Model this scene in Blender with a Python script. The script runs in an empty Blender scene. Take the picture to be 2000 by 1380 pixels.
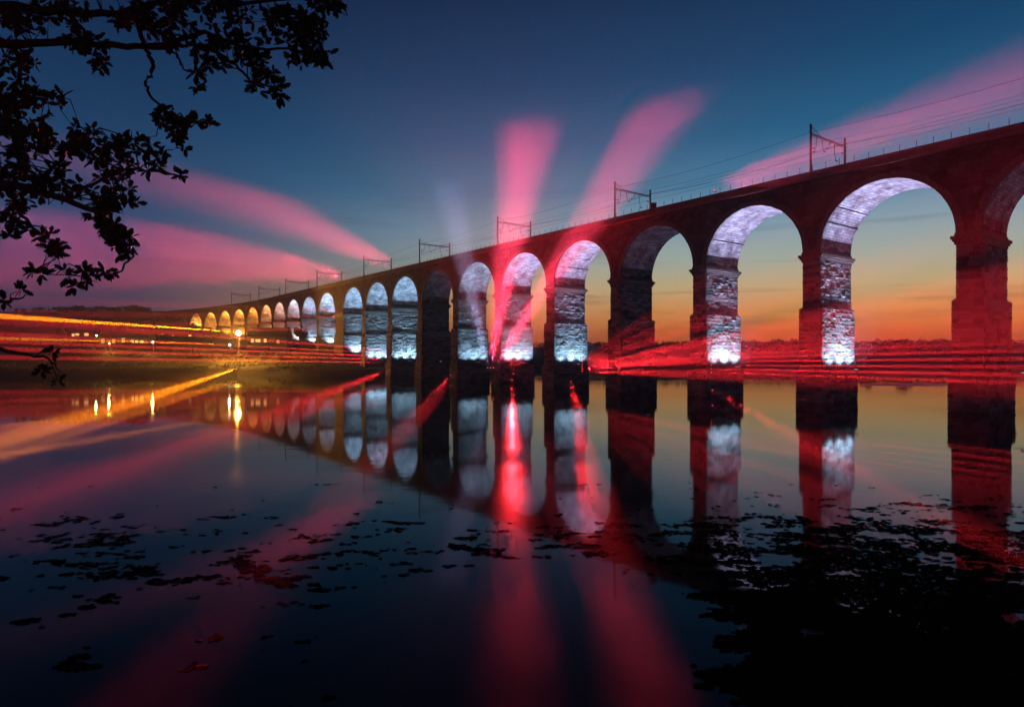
import bpy, math, random
import numpy as np
from mathutils import Vector, Matrix, noise as mnoise

SC = bpy.context.scene
COL = SC.collection
R = math.radians
F = 1250.0            # focal length in photograph pixels (2000 px wide)
CAMZ = 7.8            # camera height above the water

def lin(c, k=1.0):
    """sRGB 0-255 -> linear"""
    out = []
    for v in c:
        v /= 255.0
        out.append(k * (v / 12.92 if v <= 0.04045 else ((v + 0.055) / 1.055) ** 2.4))
    return tuple(out)

# ------------------------------------------------------------------ camera
cd = bpy.data.cameras.new('camera'); cam = bpy.data.objects.new('camera', cd); COL.objects.link(cam)
cam.location = (0, 0, CAMZ); cam.rotation_euler = (R(90), 0, 0)
cd.sensor_width = 36; cd.lens = 36 * F / 2000; cd.clip_start = 0.1; cd.clip_end = 6000
SC.camera = cam

# ------------------------------------------------------------------ sky (dusk: afterglow low on the right, night blue above)
W = bpy.data.worlds.new('World'); SC.world = W; W.use_nodes = True
nt = W.node_tree; N = nt.nodes; L = nt.links
for n in list(N): N.remove(n)
wo = N.new('ShaderNodeOutputWorld'); bg = N.new('ShaderNodeBackground')
L.new(bg.outputs[0], wo.inputs[0])
tc = N.new('ShaderNodeTexCoord'); sep = N.new('ShaderNodeSeparateXYZ'); L.new(tc.outputs['Generated'], sep.inputs[0])
def wmath(op, a, b=None, c=None):
    m = N.new('ShaderNodeMath'); m.operation = op
    for i, v in enumerate((a, b, c)):
        if v is None: continue
        if isinstance(v, (int, float)): m.inputs[i].default_value = v
        else: L.new(v, m.inputs[i])
    return m.outputs[0]
el = wmath('DIVIDE', wmath('ARCSINE', sep.outputs[2]), R(60))           # elevation, 60 degrees = 1
GLOW_AZ = R(38)                                                           # the sun set to the right of the view
hx = wmath('ADD', wmath('MULTIPLY', sep.outputs[0], math.sin(GLOW_AZ)), wmath('MULTIPLY', sep.outputs[1], math.cos(GLOW_AZ)))
hl = wmath('SQRT', wmath('ADD', wmath('MULTIPLY', sep.outputs[0], sep.outputs[0]), wmath('MULTIPLY', sep.outputs[1], sep.outputs[1])))
toward = wmath('DIVIDE', hx, wmath('MAXIMUM', hl, 0.001))
mr = N.new('ShaderNodeMapRange'); mr.interpolation_type = 'SMOOTHSTEP'
mr.inputs[1].default_value = 0.30; mr.inputs[2].default_value = 0.97
L.new(toward, mr.inputs[0])
# thin streaky cloud, long in azimuth and short in elevation
cmb = N.new('ShaderNodeCombineXYZ')
L.new(wmath('MULTIPLY', toward, 3.0), cmb.inputs[0]); L.new(wmath('MULTIPLY', el, 42.0), cmb.inputs[1]); L.new(wmath('MULTIPLY', sep.outputs[0], 2.0), cmb.inputs[2])
nz = N.new('ShaderNodeTexNoise'); nz.inputs['Scale'].default_value = 1.3; nz.inputs['Detail'].default_value = 5; nz.inputs['Roughness'].default_value = 0.6
L.new(cmb.outputs[0], nz.inputs['Vector'])
cl = N.new('ShaderNodeMapRange'); cl.inputs[1].default_value = 0.54; cl.inputs[2].default_value = 0.72; L.new(nz.outputs[0], cl.inputs[0])
lowband = N.new('ShaderNodeMapRange'); lowband.inputs[1].default_value = 0.30; lowband.inputs[2].default_value = 0.10; L.new(el, lowband.inputs[0])
def ramp(stops):
    r = N.new('ShaderNodeValToRGB'); e = r.color_ramp.elements
    while len(e) > 1: e.remove(e[-1])
    for i, (deg, c) in enumerate(stops):
        p = max(0, min(1, (deg / 60)))
        q = e[0] if i == 0 else e.new(p)
        q.position = p; q.color = (*lin(c), 1)
    L.new(el, r.inputs[0]); return r.outputs[0]
warm = ramp([(0, (222, 100, 36)), (1.8, (228, 122, 50)), (3.6, (222, 152, 84)), (5.6, (200, 174, 126)), (7.8, (164, 174, 160)),
             (10.5, (130, 160, 174)), (14, (72, 122, 154)), (18, (33, 92, 132)), (23, (15, 66, 106)), (29, (7, 45, 82)), (42, (4, 26, 54)), (60, (2, 16, 38))])
cold = ramp([(0, (64, 42, 60)), (3, (72, 52, 84)), (6, (62, 60, 98)), (10, (46, 70, 110)), (15, (28, 66, 104)), (20, (15, 53, 90)),
             (26, (7, 36, 70)), (34, (4, 24, 52)), (48, (2, 16, 38)), (60, (2, 12, 30))])
mx = N.new('ShaderNodeMixRGB'); L.new(mr.outputs[0], mx.inputs[0]); L.new(cold, mx.inputs[1]); L.new(warm, mx.inputs[2])
cm = N.new('ShaderNodeMixRGB'); cm.blend_type = 'MULTIPLY'; cm.inputs[2].default_value = (0.50, 0.46, 0.52, 1)
L.new(wmath('MULTIPLY', cl.outputs[0], wmath('MULTIPLY', lowband.outputs[0], 0.75)), cm.inputs[0]); L.new(mx.outputs[0], cm.inputs[1])
# the physical sky of a sun already under the horizon, added on top
sky = N.new('ShaderNodeTexSky'); sky.sky_type = 'NISHITA'; sky.sun_disc = False
sky.sun_elevation = R(-3.0); sky.sun_rotation = GLOW_AZ
ad = N.new('ShaderNodeMixRGB'); ad.blend_type = 'ADD'; ad.inputs[0].default_value = 0.05
L.new(cm.outputs[0], ad.inputs[1]); L.new(sky.outputs[0], ad.inputs[2])
L.new(ad.outputs[0], bg.inputs[0]); bg.inputs[1].default_value = 1.0

vs = SC.view_settings; vs.view_transform = 'Standard'; vs.look = 'None'; vs.exposure = 0; vs.gamma = 1; vs.use_curve_mapping = False
cy = SC.cycles
cy.use_denoising = True
cy.max_bounces = 6; cy.diffuse_bounces = 2; cy.glossy_bounces = 3; cy.transmission_bounces = 2; cy.volume_bounces = 0; cy.transparent_max_bounces = 8
cy.use_light_tree = True; cy.caustics_reflective = False; cy.caustics_refractive = False
cy.sample_clamp_indirect = 4.0

# ------------------------------------------------------------------ helpers
rnd = random.Random(7)
nrng = np.random.default_rng(11)

class MB:
    def __init__(s): s.v = []; s.f = []
    def add(s, vs, fs):
        o = len(s.v); s.v.extend([tuple(p) for p in vs]); s.f.extend([tuple(i + o for i in f) for f in fs])
    def hexa(s, p):            # 8 points: bottom 0-3, top 4-7
        s.add(p, [(3, 2, 1, 0), (4, 5, 6, 7), (0, 1, 5, 4), (1, 2, 6, 5), (2, 3, 7, 6), (3, 0, 4, 7)])
    def box(s, x0, x1, y0, y1, z0, z1, M=None):
        p = [(x0, y0, z0), (x1, y0, z0), (x1, y1, z0), (x0, y1, z0), (x0, y0, z1), (x1, y0, z1), (x1, y1, z1), (x0, y1, z1)]
        if M is not None: p = [M @ Vector(q) for q in p]
        s.hexa(p)
    def tube(s, pts, radii, n=6, cap=True):
        pts = [Vector(p) for p in pts]
        if isinstance(radii, (int, float)): radii = [radii] * len(pts)
        o = len(s.v)
        for i, p in enumerate(pts):
            d = (pts[min(i + 1, len(pts) - 1)] - pts[max(i - 1, 0)])
            if d.length < 1e-6: d = Vector((0, 0, 1))
            d.normalize(); a = d.cross(Vector((0, 0, 1)) if abs(d.z) < .9 else Vector((1, 0, 0))).normalized(); b = d.cross(a)
            for k in range(n):
                th = 2 * math.pi * k / n
                s.v.append(tuple(p + (a * math.cos(th) + b * math.sin(th)) * radii[i]))
        for i in range(len(pts) - 1):
            for k in range(n):
                k2 = (k + 1) % n
                s.f.append((o + i * n + k, o + i * n + k2, o + (i + 1) * n + k2, o + (i + 1) * n + k))
        if cap:
            s.f.append(tuple(o + k for k in reversed(range(n)))); s.f.append(tuple(o + (len(pts) - 1) * n + k for k in range(n)))
    def build(s, name, mat, parent=None, smooth=False):
        me = bpy.data.meshes.new(name); me.from_pydata(s.v, [], s.f); me.update()
        if smooth: me.polygons.foreach_set('use_smooth', [True] * len(me.polygons))
        return link(name, me, mat, parent)

def link(name, me, mat, parent=None):
    if mat is not None and not me.materials: me.materials.append(mat)
    o = bpy.data.objects.new(name, me); COL.objects.link(o)
    if parent is not None: o.parent = parent
    return o
def set_uv(o, uvs):
    l = o.data.uv_layers.new(name='UVMap'); vi = np.zeros(len(o.data.loops), dtype=np.int32); o.data.loops.foreach_get('vertex_index', vi)
    l.data.foreach_set('uv', np.array(uvs, dtype=np.float32)[vi].ravel())
def empty(name, loc=(0, 0, 0), rz=0, parent=None):
    o = bpy.data.objects.new(name, None); COL.objects.link(o); o.location = loc; o.rotation_euler = (0, 0, rz)
    o.empty_display_size = 0.3
    if parent is not None: o.parent = parent
    return o
def tag(o, label=None, cat=None, group=None, kind=None):
    if label: o['label'] = label
    if cat: o['category'] = cat
    if group: o['group'] = group
    if kind: o['kind'] = kind
    return o
def px(x, y, d):
    """photograph pixel at depth d -> point"""
    return Vector(((x - 1000) / F * d, d, CAMZ + (690 - y) / F * d))

# ------------------------------------------------------------------ materials
def mat(name, col, rough=0.8, spec=0.3, var=None, scale=1.0, bump=0.0, bscale=8.0, detail=6, coords='Object', col2=None, stretch=None):
    m = bpy.data.materials.new(name); m.use_nodes = True
    t = m.node_tree; b = t.nodes['Principled BSDF']
    b.inputs['Roughness'].default_value = rough; b.inputs['Specular IOR Level'].default_value = spec
    b.inputs['Base Color'].default_value = (*col, 1)
    if col2 is not None or bump:
        c = t.nodes.new('ShaderNodeTexCoord'); mp = t.nodes.new('ShaderNodeMapping')
        t.links.new(c.outputs[coords], mp.inputs[0])
        if stretch: mp.inputs['Scale'].default_value = stretch
    if col2 is not None:
        n = t.nodes.new('ShaderNodeTexNoise'); n.inputs['Scale'].default_value = scale; n.inputs['Detail'].default_value = detail; n.inputs['Roughness'].default_value = 0.65
        t.links.new(mp.outputs[0], n.inputs['Vector'])
        r = t.nodes.new('ShaderNodeValToRGB'); r.color_ramp.elements[0].position = 0.36; r.color_ramp.elements[1].position = 0.64
        r.color_ramp.elements[0].color = (*col, 1); r.color_ramp.elements[1].color = (*col2, 1)
        t.links.new(n.outputs[0], r.inputs[0]); t.links.new(r.outputs[0], b.inputs['Base Color'])
    if bump:
        n2 = t.nodes.new('ShaderNodeTexNoise'); n2.inputs['Scale'].default_value = bscale; n2.inputs['Detail'].default_value = 6
        t.links.new(mp.outputs[0], n2.inputs['Vector'])
        bp = t.nodes.new('ShaderNodeBump'); bp.inputs['Strength'].default_value = 1.0; bp.inputs['Distance'].default_value = bump
        t.links.new(n2.outputs[0], bp.inputs['Height']); t.links.new(bp.outputs[0], b.inputs['Normal'])
    return m
def emis(name, col, strength):
    m = bpy.data.materials.new(name); m.use_nodes = True
    t = m.node_tree; b = t.nodes['Principled BSDF']
    b.inputs['Base Color'].default_value = (*[min(1, c) for c in col], 1)
    b.inputs['Emission Color'].default_value = (*col, 1); b.inputs['Emission Strength'].default_value = strength
    return m

M = {}
def stone_mat():
    m = mat('rock faced sandstone', (0.16, 0.14, 0.125), 0.9, 0.2, bump=0.05, bscale=5)
    t = m.node_tree; b = t.nodes['Principled BSDF']
    g = t.nodes.new('ShaderNodeNewGeometry'); oi = t.nodes.new('ShaderNodeObjectInfo')
    ad = t.nodes.new('ShaderNodeMath'); ad.operation = 'ADD'; t.links.new(g.outputs['Random Per Island'], ad.inputs[0]); t.links.new(oi.outputs['Random'], ad.inputs[1])
    fr = t.nodes.new('ShaderNodeMath'); fr.operation = 'FRACT'; t.links.new(ad.outputs[0], fr.inputs[0])
    c = t.nodes.new('ShaderNodeTexCoord'); n = t.nodes.new('ShaderNodeTexNoise'); n.inputs['Scale'].default_value = 1.6; n.inputs['Detail'].default_value = 6
    t.links.new(g.outputs['Position'], n.inputs['Vector'])
    mm = t.nodes.new('ShaderNodeMath'); mm.operation = 'MULTIPLY_ADD'; mm.inputs[1].default_value = .5; t.links.new(n.outputs[0], mm.inputs[0]); t.links.new(fr.outputs[0], mm.inputs[2])
    r = t.nodes.new('ShaderNodeValToRGB'); e = r.color_ramp.elements
    e[0].position = .30; e[0].color = (.085, .077, .07, 1); e[1].position = 1.0; e[1].color = (.22, .207, .195, 1)
    q = e.new(.65); q.color = (.15, .137, .128, 1)
    t.links.new(mm.outputs[0], r.inputs[0]); t.links.new(r.outputs[0], b.inputs['Base Color'])
    return m
M['stone'] = stone_mat()
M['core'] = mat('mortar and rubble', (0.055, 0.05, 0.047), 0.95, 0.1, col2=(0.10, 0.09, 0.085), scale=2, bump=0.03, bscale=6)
M['spandrel'] = mat('sooty sandstone ashlar', (0.085, 0.072, 0.062), 0.9, 0.2, col2=(0.15, 0.13, 0.11), scale=0.5, bump=0.04, bscale=3)
def coursed(m, bw, bh, c1, c2, mortar, stain, bump):
    t = m.node_tree; b = t.nodes['Principled BSDF']
    uv = t.nodes.new('ShaderNodeUVMap'); wob = t.nodes.new('ShaderNodeTexNoise'); wob.inputs['Scale'].default_value = 1.3; t.links.new(uv.outputs[0], wob.inputs['Vector'])
    va = t.nodes.new('ShaderNodeVectorMath'); va.operation = 'MULTIPLY_ADD'; va.inputs[1].default_value = (.12, .12, 0); t.links.new(wob.outputs['Color'], va.inputs[0]); t.links.new(uv.outputs[0], va.inputs[2])
    br = t.nodes.new('ShaderNodeTexBrick'); t.links.new(va.outputs[0], br.inputs['Vector'])
    br.inputs['Scale'].default_value = 1; br.inputs['Brick Width'].default_value = bw; br.inputs['Row Height'].default_value = bh; br.inputs['Mortar Size'].default_value = .025; br.inputs['Mortar Smooth'].default_value = .4
    br.inputs['Color1'].default_value = (*c1, 1); br.inputs['Color2'].default_value = (*c2, 1); br.inputs['Mortar'].default_value = (*mortar, 1)
    g = t.nodes.new('ShaderNodeNewGeometry'); n = t.nodes.new('ShaderNodeTexNoise'); n.inputs['Scale'].default_value = .45; n.inputs['Detail'].default_value = 9; n.inputs['Roughness'].default_value = .7; t.links.new(g.outputs['Position'], n.inputs['Vector'])
    r = t.nodes.new('ShaderNodeValToRGB'); r.color_ramp.elements[0].position = .36; r.color_ramp.elements[1].position = .62; r.color_ramp.elements[0].color = (*stain, 1); r.color_ramp.elements[1].color = (1, 1, 1, 1); t.links.new(n.outputs[0], r.inputs[0])
    mu = t.nodes.new('ShaderNodeMixRGB'); mu.blend_type = 'MULTIPLY'; mu.inputs[0].default_value = 1; t.links.new(br.outputs['Color'], mu.inputs[1]); t.links.new(r.outputs[0], mu.inputs[2]); t.links.new(mu.outputs[0], b.inputs['Base Color'])
    bm = t.nodes.new('ShaderNodeBump'); bm.inputs['Distance'].default_value = bump; inv = t.nodes.new('ShaderNodeMath'); inv.operation = 'SUBTRACT'; inv.inputs[0].default_value = 1; t.links.new(br.outputs['Fac'], inv.inputs[1])
    ad = t.nodes.new('ShaderNodeMath'); ad.operation = 'ADD'; t.links.new(inv.outputs[0], ad.inputs[0]); t.links.new(n.outputs[0], ad.inputs[1]); t.links.new(ad.outputs[0], bm.inputs['Height']); t.links.new(bm.outputs[0], b.inputs['Normal'])
    return m
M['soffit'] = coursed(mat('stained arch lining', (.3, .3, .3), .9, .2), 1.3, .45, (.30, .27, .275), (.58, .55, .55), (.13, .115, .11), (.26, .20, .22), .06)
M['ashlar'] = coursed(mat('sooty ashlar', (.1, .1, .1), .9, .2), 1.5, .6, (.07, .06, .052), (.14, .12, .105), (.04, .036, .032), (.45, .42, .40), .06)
M['coping'] = mat('weathered coping', (0.10, 0.09, 0.08), 0.9, 0.2, col2=(0.16, 0.15, 0.13), scale=2, bump=0.02, bscale=8)
M['steel'] = mat('galvanised steel', (0.05, 0.05, 0.055), 0.6, 0.4, col2=(0.09, 0.09, 0.1), scale=6)
M['wire'] = mat('copper wire', (0.03, 0.028, 0.026), 0.6, 0.3)
M['ceramic'] = mat('brown insulator', (0.06, 0.035, 0.03), 0.3, 0.5)
M['black'] = mat('black lamp housing', (0.02, 0.02, 0.022), 0.5, 0.4)
M['ballast'] = mat('track ballast', (0.08, 0.075, 0.07), 0.95, 0.1, col2=(0.14, 0.13, 0.12), scale=12, bump=0.05, bscale=14)
M['ground'] = mat('rough grassland', (0.018, 0.022, 0.012), 0.95, 0.1, col2=(0.06, 0.055, 0.032), scale=0.08, bump=0.25, bscale=0.9, detail=10)
M['mud'] = mat('wet river mud', (0.02, 0.018, 0.015), 0.45, 0.4, col2=(0.05, 0.042, 0.034), scale=0.4, bump=0.05, bscale=2)
M['grass'] = mat('dry grass', (0.07, 0.065, 0.03), 0.9, 0.1, col2=(0.13, 0.105, 0.05), scale=0.3)
M['weed'] = mat('river weed', (0.007, 0.008, 0.005), 1.0, 0.0, col2=(0.016, 0.014, 0.009), scale=3)
M['leaf'] = mat('oak leaf', (0.035, 0.05, 0.02), 0.9, 0.05, col2=(0.06, 0.075, 0.03), scale=3)
M['farleaf'] = mat('dark foliage', (0.03, 0.038, 0.018), 0.9, 0.1, col2=(0.06, 0.065, 0.03), scale=0.6)
M['bark'] = mat('oak bark', (0.05, 0.04, 0.03), 0.95, 0.1, col2=(0.09, 0.075, 0.06), scale=6, bump=0.02, bscale=12, stretch=(1, 1, .25))
M['wall'] = mat('cottage render', (0.12, 0.11, 0.10), 0.9, 0.2, col2=(0.18, 0.16, 0.15), scale=1.2)
M['brickwall'] = mat('cottage sandstone', (0.14, 0.11, 0.09), 0.9, 0.2, col2=(0.22, 0.18, 0.15), scale=1.4)
M['slate'] = mat('roof slate', (0.05, 0.05, 0.055), 0.7, 0.3, col2=(0.09, 0.085, 0.085), scale=3, bump=0.02, bscale=5)
M['frame'] = mat('painted timber', (0.55, 0.52, 0.48), 0.5, 0.4)
M['darkglass'] = mat('dark window glass', (0.02, 0.02, 0.025), 0.1, 0.5)
M['winlit'] = emis('lit window', (1.0, 0.55, 0.16), 1.5)
M['winlit2'] = emis('lit window dim', (1.0, 0.42, 0.12), 0.55)

# river surface: black water, mirror-like at grazing angles, faint long ripples
wm = bpy.data.materials.new('river water'); wm.use_nodes = True; t = wm.node_tree; b = t.nodes['Principled BSDF']
b.inputs['Base Color'].default_value = (0.002, 0.003, 0.004, 1); b.inputs['IOR'].default_value = 1.333; b.inputs['Specular IOR Level'].default_value = 0.26
c = t.nodes.new('ShaderNodeTexCoord'); mp = t.nodes.new('ShaderNodeMapping'); mp.inputs['Scale'].default_value = (0.35, 1.0, 1.0); t.links.new(c.outputs['Object'], mp.inputs[0])
n1 = t.nodes.new('ShaderNodeTexNoise'); n1.inputs['Scale'].default_value = 0.9; n1.inputs['Detail'].default_value = 3; t.links.new(mp.outputs[0], n1.inputs['Vector'])
bp = t.nodes.new('ShaderNodeBump'); bp.inputs['Distance'].default_value = 0.004; t.links.new(n1.outputs[0], bp.inputs['Height']); t.links.new(bp.outputs[0], b.inputs['Normal'])
n2 = t.nodes.new('ShaderNodeTexNoise'); n2.inputs['Scale'].default_value = 0.02; n2.inputs['Detail'].default_value = 4
mp2 = t.nodes.new('ShaderNodeMapping'); mp2.inputs['Scale'].default_value = (0.4, 2.2, 1); t.links.new(c.outputs['Object'], mp2.inputs[0]); t.links.new(mp2.outputs[0], n2.inputs['Vector'])
rr = t.nodes.new('ShaderNodeMapRange'); rr.inputs[1].default_value = 0.42; rr.inputs[2].default_value = 0.66; rr.inputs[3].default_value = 0.025; rr.inputs[4].default_value = 0.075
t.links.new(n2.outputs[0], rr.inputs[0]); t.links.new(rr.outputs[0], b.inputs['Roughness'])
M['water'] = wm

# ------------------------------------------------------------------ bridge path
U0 = Vector((-0.6012, 0.7991, 0)); P0 = Vector((61.8, 84.27, 0)); PITCH = 21.5; SPAN = 18.6; BW = 10.0
T1 = 300.0; RAD = 560.0; H0 = math.atan2(U0.y, U0.x)
def path(t):
    """point on the bridge's near face at chainage t, heading angle there"""
    if t <= T1: p = P0 + U0 * t; return p, H0
    a = (t - T1) / RAD
    p = P0 + U0 * T1
    nl = Vector((-U0.y, U0.x, 0))          # left of travel
    return p + U0 * (RAD * math.sin(a)) + nl * (RAD * (1 - math.cos(a))), H0 + a
def frame(t):
    p, h = path(t)
    return p, Vector((math.cos(h), math.sin(h), 0)), Vector((math.sin(h), -math.cos(h), 0))   # along, across (away from the camera)
def bp_(t, v, z):
    p, u, w = frame(t); q = p + w * v; return Vector((q.x, q.y, z))
def ek(k):
    return k * PITCH + (6.0 if k >= 11 else 0.0)       # left edge of opening k; a double-width pier stands after opening 10
def pier_w(k): return ek(k + 1) - SPAN - ek(k)
Z_BASE, Z_STEP, Z_IMP, Z_SPR, Z_TOP = 5.0, 15.0, 22.5, 24.1, 35.5
KMIN, KMAX = -2, 22

# ------------------------------------------------------------------ ground sheet and water
def sstep(a, b, x):
    x = max(0.0, min(1.0, (x - a) / (b - a))); return x * x * (3 - 2 * x)
def shore(x):
    """far shoreline depth"""
    return 222 + 85 * sstep(-70, 90, x) + 6 * math.sin(x * 0.045) + 3 * math.sin(x * 0.13 + 1)
def ground_z(x, y):
    n = mnoise.noise(Vector((x * 0.02, y * 0.02, 0.3))); n2 = mnoise.noise(Vector((x * 0.09, y * 0.09, 4.1)))
    s = y - shore(x)
    left = 1 - sstep(-75, 10, x)
    far_l = 2.6 * sstep(-2, 9, s) + 3.6 * sstep(9, 45, s) + 5 * sstep(30, 62, s) + 5 * sstep(62, 130, s) + 10 * sstep(120, 320, s)
    far_r = 2.0 * sstep(-2, 12, s) + 3.0 * sstep(12, 60, s) + 7.5 * sstep(60, 240, s) + 9 * sstep(150, 500, s) * sstep(60, 300, x)
    zf = left * far_l + (1 - left) * far_r - 1.6 * (1 - sstep(-6, 0, s)) - 1.5 * (1 - sstep(-40, -4, s))
    zf += 15 * sstep(-190, -250, x) * sstep(350, 440, y)
    if s > 0: zf += (0.5 * n2 + 1.2 * n) * sstep(0, 30, s)
    zn = 6.2 - 8.4 * sstep(-1.5, 10.5, y + 0.06 * abs(x) + 0.6 * n2) if y < 120 else -9
    if y < -2: zn = 6.2 + 0.5 * n + 4 * sstep(-10, -120, y)
    return max(zf if y > 60 else -3.0, zn, -3.0)
def axis(parts):
    out = []
    for a, b_, n in parts: out += list(np.linspace(a, b_, n, endpoint=False))
    return out + [parts[-1][1]]
gx = axis([(-1500, -300, 16), (-300, 160, 116), (160, 420, 34), (420, 1500, 16)])
gy = axis([(-300, -20, 12), (-20, 16, 36), (16, 190, 8), (190, 360, 70), (360, 640, 34), (640, 1500, 12)])
mb = MB(); nx = len(gx)
for y in gy:
    for x in gx: mb.v.append((x, y, ground_z(x, y)))
for j in range(len(gy) - 1):
    for i in range(nx - 1):
        a = j * nx + i; mb.f.append((a, a + 1, a + 1 + nx, a + nx))
tag(mb.build('ground', M['ground'], smooth=True), kind='structure')
mb = MB(); mb.add([(-1500, -300, 0), (1500, -300, 0), (1500, 1500, 0), (-1500, 1500, 0)], [(0, 1, 2, 3)])
tag(mb.build('river_water', M['water']), kind='structure')

# ------------------------------------------------------------------ the viaduct
bridge = tag(empty('viaduct', bp_(0, 0, 0)), 'tall stone railway viaduct of round arches crossing the river', 'bridge')
def bld(m, name, material, parent=bridge, smooth=False):
    """build in world coordinates, then parent while keeping the place"""
    o = m.build(name, material, None, smooth)
    o.parent = parent; o.matrix_parent_inverse = parent_inv(parent); return o
def parent_inv(p):
    q = Matrix.Identity(4)
    while p is not None:
        q = q @ (Matrix.Translation(p.location) @ p.rotation_euler.to_matrix().to_4x4()).inverted() if p.type == 'EMPTY' else q
        p = None
    return q

# stone shapes: rough rock-faced blocks, unit size, front towards -Y
def stone_variant(seed):
    r = random.Random(seed); n = 4; vv = []; ff = []
    for j in range(n + 1):
        for i in range(n + 1):
            u = i / n; w = j / n
            edge = min(u, 1 - u, w, 1 - w)
            y = -0.35 - 0.65 * min(1, edge * 3.4) * r.choice((r.uniform(0.0, .35), r.uniform(.5, 1.0))) + (0.0 if edge > 0 else r.uniform(-.15, .1))
            jx = r.uniform(-.04, .04) if 0 < i < n else r.uniform(-.006, .006); jz = r.uniform(-.06, .06) if 0 < j < n else r.uniform(-.02, .02)
            vv.append((u - 0.5 + jx, y, w - 0.5 + jz))
    for j in range(n):
        for i in range(n):
            a = j * (n + 1) + i; ff.append((a, a + 1, a + n + 2, a + n + 1))
    ring = [i for i in range(n + 1)] + [(j + 1) * (n + 1) - 1 for j in range(1, n + 1)] + [n * (n + 1) + i for i in reversed(range(n))] + [j * (n + 1) for j in reversed(range(1, n))]
    o = len(vv)
    for i in ring: vv.append((vv[i][0], 0.8, vv[i][2]))
    for q in range(len(ring)):
        q2 = (q + 1) % len(ring); ff.append((ring[q2], ring[q], o + q, o + q2))
    return vv, ff
SV = [stone_variant(s) for s in range(14)]
SVM = []
for i, (vv, ff) in enumerate(SV):
    me = bpy.data.meshes.new('stone'); me.from_pydata(vv, [], ff); me.update(); me.materials.append(M['stone']); SVM.append(me)
SVN = [np.array(v) for v, f in SV]

def course_stones(width, z0, z1, seed, ch=0.62, wmin=1.1, wmax=2.1):
    """(centre along, centre z, width, height) of random-coursed blocks"""
    r = random.Random(seed); z = z0; out = []
    while z < z1 - 0.2:
        h = min(r.uniform(ch * .85, ch * 1.15), z1 - z); a = 0.0
        if z1 - z - h < 0.25: h = z1 - z
        first = True
        while a < width - 1e-3:
            w = r.uniform(wmin, wmax) * (r.uniform(.4, .9) if first else 1); first = False
            if width - a - w < 0.6: w = width - a
            out.append((a + w / 2, z + h / 2, w, h)); a += w
        z += h
    return out

def clad(origin, along, normal, width, z0, z1, seed, pier, single, coll):
    """cover a wall face with blocks; the individually built ones become objects, the rest go to coll"""
    r = random.Random(seed * 3 + 1)
    for (a, z, w, h) in course_stones(width, z0, z1, seed):
        dep = 0.26 * r.uniform(0.15, 1.3)
        vi = r.randrange(len(SV))
        flip = r.choice((-1, 1))
        c = origin + along * a
        # local X -> along, local -Y -> outward normal, local Z -> up
        if single is not None:
            B = Matrix((along * (w - .045) * 1, -normal * dep, Vector((0, 0, h - .045)))).transposed().to_4x4()
            B.translation = Vector((c.x, c.y, z))
            o = bpy.data.objects.new('stone', SVM[vi]); COL.objects.link(o); single.append((o, B))
        else:
            P = SVN[vi]
            Q = np.outer(P[:, 0] * (w - .045), along) + np.outer(P[:, 1] * dep, -normal) + np.array([c.x, c.y, z]); Q[:, 2] += P[:, 2] * (h - .045)
            coll.add(Q.tolist(), SV[vi][1])

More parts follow.
